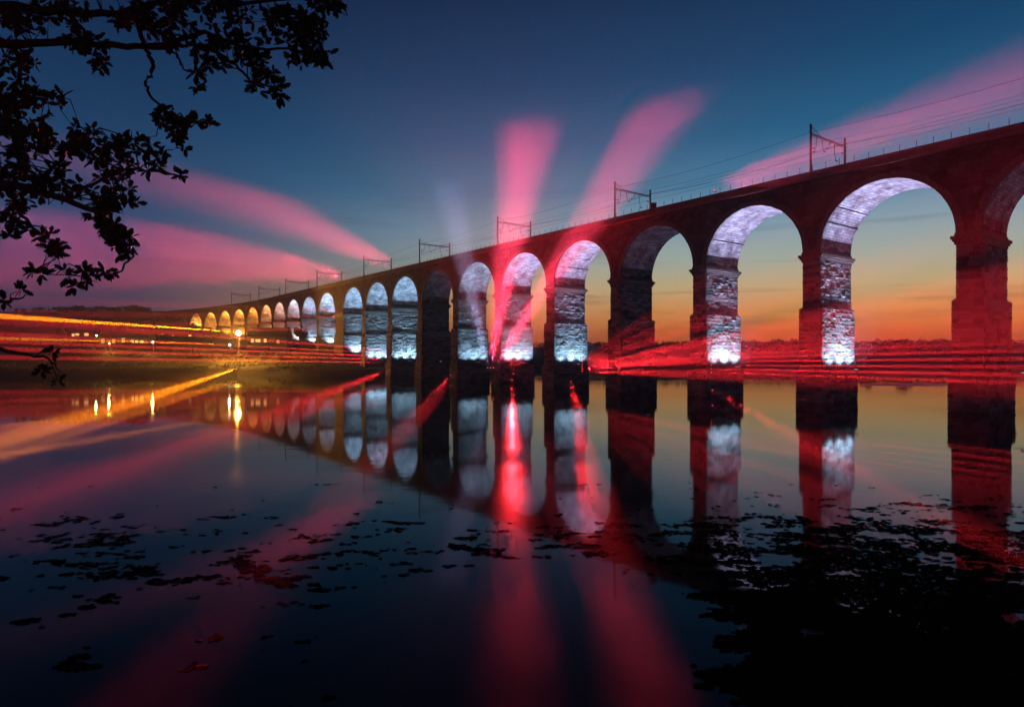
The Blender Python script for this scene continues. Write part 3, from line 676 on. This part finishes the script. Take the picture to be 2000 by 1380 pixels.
# ------------------------------------------------------------------ cottages
def house(x0, x1, d, yb, yt, label, wins, wallm='wall', dep=7.0, roof_h=3.0, chim=(.2,)):
    """x0..x1 facade pixels, yb eaves-to-ground pixels at depth d; wins = (px, py, w px, h px, lit)"""
    a = px(x0, yb, d); b_ = px(x1, yt, d); wd = b_.x - a.x; gz = ground_z((a.x + b_.x) / 2, d)
    z0 = min(gz, a.z) - .3; ez = b_.z
    root = tag(empty('cottage', ((a.x + b_.x) / 2, d, z0)), label, 'house', 'cottages on the left bank'); h = ez - z0; hw = wd / 2
    m = MB(); m.box(-hw, hw, 0, dep, -1.5, h)
    m.add([(-hw, 0, h), (-hw, dep, h), (-hw, dep / 2, h + roof_h - .05)], [(0, 1, 2)]); m.add([(hw, 0, h), (hw, dep, h), (hw, dep / 2, h + roof_h - .05)], [(0, 2, 1)])
    m.build('wall', M[wallm], root)
    m = MB(); o = .35
    for s in (0, 1):
        y0, y1 = (-o, dep / 2) if s == 0 else (dep + o, dep / 2)
        zl = h - roof_h * o / (dep / 2)
        q = [(-hw - .25, y0, zl), (hw + .25, y0, zl), (hw + .25, y1, h + roof_h), (-hw - .25, y1, h + roof_h)]
        m.hexa(q + [(p[0], p[1], p[2] + .18) for p in q])
    rf = m.build('roof', M['slate'], root)
    for c_ in chim:
        m = MB(); cx = -hw + wd * c_; m.box(cx - .45, cx + .45, dep / 2 - .4, dep / 2 + .4, h + roof_h - .8, h + roof_h + 1.3)
        m.box(cx - .55, cx + .55, dep / 2 - .5, dep / 2 + .5, h + roof_h + 1.3, h + roof_h + 1.45)
        for s in (-.2, .2): m.tube([(cx + s, dep / 2, h + roof_h + 1.45), (cx + s, dep / 2, h + roof_h + 1.9)], .13, 6)
        m.build('chimney', M['brickwall'], rf)
    for (wx, wy, ww, wh, lit) in wins:
        c_ = px(wx, wy, d); cx = c_.x - (a.x + b_.x) / 2; cz = c_.z - z0; w2 = ww * d / F / 2; h2 = wh * d / F / 2
        m = MB(); f_ = .09
        for q in ((-w2 - f_, w2 + f_, h2, h2 + f_), (-w2 - f_, w2 + f_, -h2 - f_, -h2), (-w2 - f_, -w2, -h2, h2), (w2, w2 + f_, -h2, h2), (-.04, .04, -h2, h2), (-w2, -.041, -.03, .03), (.041, w2, -.03, .03)):
            m.box(cx + q[0], cx + q[1], -.09, -.003, cz + q[2], cz + q[3])
        wn = m.build('window', M['frame'], root)
        m = MB(); m.box(cx - w2, cx + w2, -.05, -.004, cz - h2, cz + h2); m.build('pane', M['winlit'] if lit == 2 else M['winlit2'] if lit == 1 else M['darkglass'], wn)
        m = MB(); m.box(cx - w2 - .2, cx + w2 + .2, -.2, -.004, cz - h2 - f_ - .12, cz - h2 - f_ - .003); m.build('sill', M['coping'], wn)
    m = MB(); dx = -hw + wd * .55; m.box(dx - .5, dx + .5, -.06, -.003, .25, 2.35); dr = m.build('door', M['black'], root)
    m = MB(); m.box(dx + .32, dx + .4, -.14, -.06, 1.2, 1.34); m.build('handle', M['steel'], dr)
    return root
house(132, 182, 330, 668, 648, 'upper left cottage with two glowing windows below the light streak', [(143, 654, 5, 5, 2), (151, 653, 7, 4, 2), (169, 653, 8, 5, 2)], chim=(.15, .85))
house(192, 232, 300, 676, 657, 'cottage with two tall dim windows right of the green lamp', [(201, 666, 6, 9, 1), (222, 666, 6, 8, 1)], 'brickwall', chim=(.5,))
house(234, 288, 300, 678, 657, 'long cottage with four lit windows in a row on the left bank', [(241, 664, 6, 9, 1), (258, 667, 6, 6, 2), (267, 668, 5, 7, 2), (277, 668, 6, 6, 2)], chim=(.1, .9))
house(326, 382, 345, 664, 646, 'cottage under the farthest arches with two small square lit windows', [(338, 655, 3, 3, 1), (371, 656, 5, 5, 2), (352, 656, 4, 5, 0)], 'brickwall', chim=(.8,))
house(482, 560, 275, 676, 656, 'long building with four lit windows right of the brightest lamp', [(493, 665, 5, 6, 2), (504, 665, 9, 5, 2), (518, 665, 5, 6, 2), (543, 667, 5, 6, 1), (530, 666, 5, 6, 0)], roof_h=3.6, chim=(.2, .9))
house(40, 112, 320, 672, 650, 'dark unlit cottage at the far left of the bank', [(60, 661, 6, 6, 0), (90, 661, 6, 6, 0)], 'brickwall', chim=(.3,))

# ------------------------------------------------------------------ trees on the far shores
def leaf_cloud(m, centre, rx, ry, rz, n, size, r):
    for _ in range(n):
        while True:
            a = Vector((r.uniform(-1, 1), r.uniform(-1, 1), r.uniform(-1, 1)))
            if .25 < a.length < 1: break
        lump = .75 + .35 * mnoise.noise(Vector((a.x * 2.1 + centre[0], a.y * 2.1 + centre[1], a.z * 2.1)))
        c = Vector(centre) + Vector((a.x * rx, a.y * ry, a.z * rz)) * lump
        d1 = Vector((r.gauss(0, 1), r.gauss(0, 1), r.gauss(0, 1))).normalized(); d2 = d1.cross(Vector((r.gauss(0, 1), r.gauss(0, 1), r.gauss(0, 1)))).normalized()
        s = size * r.uniform(.6, 1.4)
        m.add([c - d1 * s, c + d2 * s * .6, c + d1 * s, c - d2 * s * .6], [(0, 1, 2, 3)])
def far_tree(x, y, h, label, seed, wide=.42):
    r = random.Random(seed); gz = ground_z(x, y)
    root = tag(empty('tree', (x, y, gz)), label, 'tree', 'trees on the far shores')
    m = MB(); m.tube([(0, 0, -.4), (.1, 0, h * .25), (0, .1, h * .5), (.1, 0, h * .8)], [h * .035, h * .028, h * .02, h * .006], 7)
    for i in range(5):
        a = r.uniform(0, 6.28); z = h * r.uniform(.3, .55); l = h * .25
        m.tube([(0, 0, z), (math.cos(a) * l * .5, math.sin(a) * l * .5, z + l * .35), (math.cos(a) * l, math.sin(a) * l, z + l * .8)], [h * .014, h * .01, h * .004], 5)
    m.build('trunk', M['bark'], root)
    m = MB()
    for i in range(7):
        a = r.uniform(0, 6.28); q = h * wide * r.uniform(.15, .6)
        leaf_cloud(m, (math.cos(a) * q, math.sin(a) * q, h * r.uniform(.45, .85)), h * wide * .5, h * wide * .5, h * .2, 130, h * .035, r)
    m.build('crown', M['farleaf'], root)
TR = [(1765, 388, 11, 'round-headed tree standing alone on the skyline through the big right arch', .55), (1690, 400, 9, 'tree on the skyline left of the lone round-headed tree', .5),
      (1835, 395, 7, 'small tree on the skyline right of the lone round-headed tree', .5), (1432, 372, 8, 'bushy tree on the skyline left of the second lit pier', .55), (1302, 372, 7, 'bushy tree on the low skyline behind the dark pier', .55),
      (20, 300, 9, 'dark tree at the far left edge of the bank', .45), (118, 300, 8, 'dark tree beside the unlit cottage', .45), (310, 300, 9, 'dark tree between the long cottage and the bridge end', .45),
      (415, 300, 9, 'dark tree left of the brightest street lamp', .45), (585, 285, 9, 'dark tree right of the long building', .45), (640, 290, 8, 'dark tree under the white lit far arches', .45)]
for i, (x_, d_, h_, l_, w_) in enumerate(TR): far_tree((x_ - 1000) / F * d_, d_, h_, l_, 40 + i, w_)
def shrub(x_, d_, h_, label, seed):
    r = random.Random(seed); x = (x_ - 1000) / F * d_; gz = ground_z(x, d_)
    root = tag(empty('shrub', (x, d_, gz)), label, 'shrub', 'shrubs on the left bank'); m = MB()
    for i in range(5):
        a = r.uniform(0, 6.28); m.tube([(0, 0, -.3), (math.cos(a) * h_ * .3, math.sin(a) * h_ * .3, h_ * .5), (math.cos(a) * h_ * .5, math.sin(a) * h_ * .5, h_ * .9)], [.08, .06, .03], 5)
    m.build('stem', M['bark'], root); m = MB()
    for i in range(6): leaf_cloud(m, (r.uniform(-1, 1) * h_ * .7, r.uniform(-.5, .5) * h_, h_ * r.uniform(.3, .7)), h_ * .55, h_ * .5, h_ * .4, 90, h_ * .07, r)
    m.build('foliage', M['farleaf'], root)
for i, (x_, d_, h_, l_) in enumerate(((478, 262, 3.4, 'dark shrub just right of the brightest amber lamp'), (520, 264, 3.0, 'low dark shrub in front of the long building'), (556, 262, 3.6, 'dark shrub at the right end of the long building'),
        (395, 262, 3.2, 'lamplit shrub left of the brightest amber lamp'), (345, 268, 3.0, 'lamplit shrub above the dry grass below the far arches'), (250, 282, 2.4, 'low shrub in front of the long cottage'), (150, 280, 3.2, 'dark shrub below the upper left cottage'), (60, 280, 3.4, 'dark shrub below the unlit cottage'))):
    shrub(x_, d_, h_, l_, 70 + i)
# woodland on the right-hand skyline, one far-off mass
m = MB(); r = random.Random(5)
for i in range(330):
    xx = r.uniform(20, 420); dd = r.uniform(430, 640)
    if 1000 + xx / dd * F > 2150: continue
    leaf_cloud(m, (xx, dd, ground_z(xx, dd) + 2.5), r.uniform(4, 8), 5, r.uniform(2.0, 5.0), 42, 1.0, r)
tag(m.build('woodland', M['farleaf']), 'dark far-off woodland along the right-hand skyline', 'woodland', kind='stuff')
m = MB(); r = random.Random(6)
for i in range(260):
    xx = r.uniform(-330, -60); dd = r.uniform(330, 520)
    p_, u_, w_ = frame(330); q_ = Vector((xx, dd, 0)) - p_
    if abs(q_.dot(w_)) < 25 : continue
    leaf_cloud(m, (xx, dd, ground_z(xx, dd) + 2), r.uniform(4, 8), 5, r.uniform(1.5, 3.2), 36, 1.0, r)
tag(m.build('woodland', M['farleaf']), 'dark far-off trees on the rising ground at left', 'woodland', kind='stuff')
# dry grass on the terrace of the left bank
m = MB(); r = random.Random(8)
for i in range(14000):
    xx = r.uniform(-235, -70); dd = shore(xx) + r.uniform(3, 60)
    if mnoise.noise(Vector((xx * .09, dd * .09, 2))) < -.12: continue
    z = ground_z(xx, dd); h = r.uniform(.3, 1.0); a = r.uniform(0, 6.28); b_ = .12
    m.add([(xx - b_ * math.cos(a), dd - b_ * math.sin(a), z - .1), (xx + b_ * math.cos(a), dd + b_ * math.sin(a), z - .1), (xx + r.uniform(-.3, .3), dd + r.uniform(-.3, .3), z + h)], [(0, 1, 2)])
tag(m.build('bank_grass', M['grass']), 'rough dry grass on the lamplit left bank', 'grass', kind='stuff')

# ------------------------------------------------------------------ mud bars in the river
def mud(cx, cy, lx, ly, h, seed, label):
    r = random.Random(seed); m = MB(); n = 28; rings = 5
    m.v.append((cx, cy, h))
    ph = [r.uniform(0, 6.28) for _ in range(3)]
    for j in range(1, rings + 1):
        for i in range(n):
            a = 2 * math.pi * i / n; k = j / rings * (1 + .18 * math.sin(2 * a + ph[0]) + .12 * math.sin(3 * a + ph[1]) + .06 * math.sin(7 * a + ph[2]))
            m.v.append((cx + lx * k * math.cos(a), cy + ly * k * math.sin(a), h * (1 - (j / rings) ** 2 * 1.6) + r.uniform(-.02, .02)))
    for i in range(n): m.f.append((0, 1 + i, 1 + (i + 1) % n))
    for j in range(rings - 1):
        for i in range(n):
            a = 1 + j * n + i; b_ = 1 + j * n + (i + 1) % n; m.f.append((a, a + n, b_ + n, b_))
    tag(m.build('mud_bank', M['mud'], smooth=True), label, 'mud bank', 'mud banks showing above the river')
mud(100, 160, 13, 7, .35, 1, 'low dark mud bank in the water between the two right piers')
mud(150, 175, 16, 6, .3, 2, 'low dark mud bank at the right edge beyond the last pier')

# ------------------------------------------------------------------ floating weed in the foreground
m = MB(); r = random.Random(12)
def weed_density(x, y):
    n = mnoise.noise(Vector((x * .5, y * 1.0, 1.7))) + .7 * mnoise.noise(Vector((x * 1.5, y * 2.8, 3.3))) + .5 * mnoise.noise(Vector((x * 4.5, y * 7, 5.3)))
    right = sstep(.05, .4, x / y)
    cov_r = -.92 + 1.1 * sstep(38, 25, y) + .42 * sstep(24, 20.5, y); cov_l = -1.02 + .72 * sstep(36, 24, y) - .5 * sstep(24, 18, y)
    clear = sstep(.95, .2, abs(x / y - .08) * 2.2) * sstep(26, 19, y)
    return n + cov_l * (1 - right) + cov_r * right - 1.2 * clear
cnt = 0
for i in range(150000):
    y_ = 13 + 26 * r.random() ** 1.2; x_ = r.uniform(-.86, .9) * y_
    if weed_density(x_, y_) < 0: continue
    s = r.uniform(.03, .12); n = 6; z = .006 + .02 * r.random(); a0 = r.uniform(0, 6.28)
    pts = [(x_ + s * 1.5 * r.uniform(.4, 1.1) * math.cos(a0 + 6.283 * q / n), y_ + s * r.uniform(.4, 1.1) * math.sin(a0 + 6.283 * q / n), z + r.uniform(-.004, .012)) for q in range(n)]
    m.add([(x_, y_, z + .02)] + pts, [(0, 1 + q, 1 + (q + 1) % n) for q in range(n)]); cnt += 1
print('weed', cnt)
tag(m.build('floating_weed', M['weed']), 'dark mats of weed floating on the near water', 'weed', kind='stuff')

# ------------------------------------------------------------------ overhanging oak, upper left
TREE = Vector((-9.6, 4.6, 0)); TREE.z = ground_z(TREE.x, TREE.y)
oak = tag(empty('oak_tree', TREE), 'dark oak boughs hanging into the top left corner', 'tree')
def oak_leaf_mesh(seed):
    r = random.Random(seed); prof = [(0, 0), (.06, .05), (.17, .12), (.10, .2), (.25, .3), (.14, .4), (.31, .53), (.17, .62), (.27, .76), (.12, .84), (.10, .97), (0, 1)]
    vv = []; ff = []
    for i, (w_, l_) in enumerate(prof):
        jl = r.uniform(-.03, .03); zc = -.12 * (l_ - .5) ** 2 + r.uniform(-.01, .01)
        vv += [(-w_ * r.uniform(.85, 1.15), l_ + jl, zc + .25 * w_), (0, l_, zc), (w_ * r.uniform(.85, 1.15), l_ + jl, zc + .25 * w_)]
    for i in range(len(prof) - 1):
        a = 3 * i; ff += [(a, a + 1, a + 4, a + 3), (a + 1, a + 2, a + 5, a + 4)]
    return vv, ff
OL = [oak_leaf_mesh(s) for s in range(6)]; OLN = [np.array(v) for v, f in OL]; OLM = []
for vv, ff in OL:
    me = bpy.data.meshes.new('leaf'); me.from_pydata(vv, [], ff); me.materials.append(M['leaf']); OLM.append(me)
limbs = []   # (points in pixels + depth, r0, r1)
def limb(pts, r0, r1): limbs.append((pts, r0, r1))
limb([(-420, 330, 5.0), (-200, 120, 6.0), (0, 85, 6.4), (130, 82, 6.5), (250, 92, 6.6), (320, 88, 6.6), (400, 62, 6.6), (480, 95, 6.7), (560, 95, 6.8), (625, 60, 6.8)], .05, .008)
limb([(-200, 120, 6.0), (-60, 10, 6.2), (120, 20, 6.3), (230, 28, 6.4), (360, -10, 6.5), (470, 8, 6.5), (600, -5, 6.6), (665, 0, 6.6)], .05, .008)
limb([(115, 15, 6.3), (150, 45, 6.4), (180, 78, 6.5)], .02, .012)
limb([(262, 30, 6.5), (275, 70, 6.6), (292, 105, 6.6), (300, 130, 6.6), (284, 160, 6.6), (292, 185, 6.6), (320, 215, 6.6), (370, 232, 6.6), (420, 238, 6.6)], .028, .006)
limb([(292, 95, 6.6), (330, 92, 6.6), (345, 112, 6.6), (358, 135, 6.6), (380, 140, 6.6), (392, 165, 6.6)], .014, .005)
limb([(420, 100, 6.7), (460, 125, 6.7), (490, 160, 6.7), (530, 170, 6.7), (548, 190, 6.7)], .02, .006)
limb([(560, 95, 6.8), (600, 105, 6.8), (630, 130, 6.8)], .012, .005)
limb([(-420, 420, 4.8), (-220, 380, 5.8), (-60, 345, 6.2), (60, 368, 6.3), (130, 390, 6.4), (185, 412, 6.4), (225, 455, 6.5), (262, 500, 6.5)], .06, .01)
limb([(130, 390, 6.4), (200, 350, 6.4), (260, 330, 6.4), (310, 335, 6.4), (358, 345, 6.4)], .02, .005)
limb([(60, 368, 6.3), (110, 320, 6.3), (150, 275, 6.3), (195, 250, 6.3)], .02, .006)
limb([(20, 400, 6.3), (60, 440, 6.3), (85, 462, 6.3), (110, 475, 6.3)], .018, .006)
limb([(262, 500, 6.5), (225, 535, 6.5), (160, 540, 6.5), (60, 530, 6.5)], .01, .004)
limb([(-60, 345, 6.2), (0, 260, 6.3), (30, 170, 6.3), (60, 90, 6.3)], .04, .015)
limb([(0, 205, 6.3), (70, 185, 6.3), (110, 190, 6.3)], .012, .005)
limb([(-420, 420, 4.8), (-200, 560, 5.6), (-60, 590, 6.2), (20, 590, 6.4), (50, 575, 6.4)], .05, .005)
limb([(-200, 560, 5.6), (-80, 660, 6.0), (40, 690, 6.2), (95, 700, 6.2), (120, 725, 6.2)], .03, .005)
wl = []
for pts, r0, r1 in limbs:
    P = [px(*q) for q in pts]; out = []
    for i in range(len(P) - 1):               # subdivide with a little crookedness
        for s in range(4):
            q = P[i].lerp(P[i + 1], s / 4)
            if s: q += Vector((rnd.uniform(-1, 1), rnd.uniform(-1, 1), rnd.uniform(-1, 1))) * .018
            out.append(q)
    out.append(P[-1]); n = len(out)
    m = MB(); m.tube(out, [r0 + (r1 - r0) * (i / (n - 1)) for i in range(n)], 7); wl.append(out)
    bld(m, 'branch', M['bark'], oak)
m = MB(); lp = px(-420, 330, 5.0); lq = px(-420, 420, 4.8); tz = TREE.z
m.tube([(TREE.x, TREE.y, tz - .5), (TREE.x + .1, TREE.y, tz + .5), (TREE.x + .3, TREE.y, tz + 1.6), (TREE.x + .8, TREE.y + .1, tz + 3.2), (TREE.x + .6, TREE.y + .2, tz + 6), (TREE.x, TREE.y, tz + 9.5)], [.75, .52, .45, .4, .3, .12], 14)
for q in (lp, lq):
    m.tube([(TREE.x + .5, TREE.y, q.z - 1.2), ((TREE.x + q.x) / 2, (TREE.y + q.y) / 2, q.z - .4), tuple(q)], [.22, .17, .11], 8)
bld(m, 'trunk', M['bark'], oak, True)
# leaf clusters: pixel centre, pixel radii, count
CL = [(20, 30, 60, 40, 80), (100, 20, 60, 40, 70), (30, 120, 50, 60, 90), (20, 210, 55, 70, 130), (45, 290, 60, 55, 120), (15, 350, 45, 50, 80), (70, 190, 40, 35, 45), (115, 195, 18, 20, 12), (90, 250, 35, 30, 40),
      (160, 85, 50, 28, 55), (185, 120, 28, 25, 28), (140, 35, 40, 25, 40), (230, 40, 30, 25, 35), (290, 20, 60, 30, 65), (310, 55, 35, 22, 28), (360, 30, 50, 45, 80), (400, 80, 45, 35, 60), (340, 70, 30, 25, 20),
      (450, 30, 60, 40, 90), (480, 90, 50, 35, 70), (520, 130, 40, 30, 45), (545, 175, 24, 26, 26), (500, 170, 18, 14, 10), (560, 50, 60, 45, 100), (610, 40, 45, 50, 95), (625, 100, 28, 32, 55), (645, 20, 25, 25, 30), (575, 110, 35, 25, 35), (600, 80, 40, 35, 50),
      (430, 120, 35, 20, 22), (390, 175, 14, 16, 12), (375, 140, 16, 12, 8), (400, 115, 18, 20, 14),
      (325, 225, 32, 24, 45), (350, 240, 26, 14, 26), (390, 236, 32, 12, 18), (335, 265, 26, 20, 24), (305, 290, 20, 16, 12), (355, 285, 10, 12, 7),
      (165, 265, 32, 30, 45), (190, 290, 35, 30, 40), (140, 300, 30, 25, 28), (220, 290, 25, 25, 25), (255, 275, 24, 24, 22), (285, 285, 16, 24, 14), (245, 320, 32, 28, 28), (215, 340, 40, 30, 36), (300, 330, 28, 16, 14), (345, 335, 16, 14, 10), (310, 310, 14, 10, 6),
      (60, 360, 50, 40, 60), (110, 340, 40, 30, 40), (150, 370, 40, 30, 34), (195, 395, 40, 25, 40), (225, 385, 30, 30, 36), (255, 385, 20, 25, 20), (200, 420, 35, 20, 30), (215, 450, 30, 25, 34), (240, 470, 28, 24, 34), (255, 495, 22, 20, 22), (195, 445, 25, 22, 18),
      (30, 410, 35, 35, 40), (40, 445, 30, 16, 22), (105, 472, 26, 24, 36), (110, 490, 18, 16, 16), (75, 455, 12, 10, 5), (20, 450, 20, 14, 12),
      (160, 540, 22, 14, 15), (205, 540, 20, 16, 15), (130, 535, 20, 12, 10), (90, 535, 16, 10, 9), (65, 530, 14, 14, 9), (145, 552, 10, 12, 6), (170, 525, 16, 10, 9),
      (15, 590, 20, 10, 7), (45, 575, 12, 14, 7), (95, 692, 30, 10, 6), (70, 720, 20, 18, 7), (115, 735, 14, 20, 6),
      (-60, 100, 60, 120, 90), (-60, 300, 60, 120, 90), (-150, 200, 80, 150, 90), (-60, -60, 60, 40, 40), (150, -50, 120, 30, 70), (400, -45, 140, 28, 90), (600, -40, 60, 25, 45)]
allpts = [p for w_ in wl for p in w_]; AP = np.array([tuple(p) for p in allpts])
rest = MB(); leaves = []; r = random.Random(21); twigs = MB()
for (cx, cy, rx, ry, n) in CL:
    dep = 6.5 + r.uniform(-.35, .35); c = px(cx, cy, dep)
    j = int(np.argmin(((AP - np.array(c)) ** 2).sum(1))); src = allpts[j]
    hubs = []
    for q in range(max(1, n // 5)):
        while True:
            e = Vector((r.uniform(-1, 1), r.uniform(-1, 1), r.uniform(-1, 1)))
            if e.length < 1: break
        hub = px(cx + e.x * rx * .85, cy + e.y * ry * .85, dep + e.z * .25); hubs.append(hub)
        src = allpts[int(np.argmin(((AP - np.array(hub)) ** 2).sum(1)))]
        mid = src.lerp(hub, .5) + Vector((r.uniform(-1, 1), r.uniform(-1, 1), r.uniform(-1, 1))) * .3 * (hub - src).length
        if (hub - src).length < .45: twigs.tube([src, mid, hub], [.007, .005, .003], 4)
    for q in range(int(n * 1.9)):
        hub = r.choice(hubs)
        d = Vector((r.gauss(0, 1), r.gauss(0, .8), r.gauss(0, .8))); d.normalize()
        up = Vector((r.gauss(0, .6), -1 + r.gauss(0, .6), r.gauss(.3, .6))); x_ = d.cross(up).normalized(); z_ = x_.cross(d)
        s = r.uniform(.05, .11); o = hub + d * .015
        leaves.append((s, o, x_, d, z_, r.randrange(6)))
tag(bld(twigs, 'twig', M['bark'], oak), kind='stuff')
inframe = []
for i, (s, o, *_ ) in enumerate(leaves):
    X = 1000 + o.x / o.y * F; Y = 690 - (o.z - CAMZ) / o.y * F
    if 0 < X < 700 and 0 < Y < 800: inframe.append((s / o.y, i))
inframe.sort(reverse=True); own = {i for _, i in inframe[:300]}
oi = Matrix.Translation(-TREE)
for i, (s, o, x_, y_, z_, vi) in enumerate(leaves):
    if i in own:
        ob = bpy.data.objects.new('leaf', OLM[vi]); COL.objects.link(ob); ob.parent = oak
        B = Matrix((x_ * s, y_ * s, z_ * s)).transposed().to_4x4(); B.translation = o; ob.matrix_basis = oi @ B
    else:
        P = OLN[vi] * s; Qn = np.outer(P[:, 0], x_) + np.outer(P[:, 1], y_) + np.outer(P[:, 2], z_) + np.array(o); rest.add(Qn.tolist(), OL[vi][1])
tag(bld(rest, 'crown', M['leaf'], oak), kind='stuff')

# ------------------------------------------------------------------ beam haze
m = MB(); m.box(-1502, 1502, -302, 1502, -4, 51.5)  # even haze added so the lamp beams show; its top ends them
hz = m.build('haze', None); tag(hz, 'thin beam haze added to make the streak beams show', 'haze', kind='stuff')
hm = bpy.data.materials.new('beam haze'); hm.use_nodes = True; t = hm.node_tree
for n in list(t.nodes): t.nodes.remove(n)
ho = t.nodes.new('ShaderNodeOutputMaterial'); pv = t.nodes.new('ShaderNodeVolumePrincipled')
pv.inputs['Color'].default_value = (.9, .9, .92, 1); pv.inputs['Density'].default_value = 0.0005; pv.inputs['Anisotropy'].default_value = 0.0
t.links.new(pv.outputs[0], ho.inputs['Volume']); hz.data.materials.append(hm)
hm.cycles.volume_sampling = 'MULTIPLE_IMPORTANCE'; hm.cycles.homogeneous_volume = True
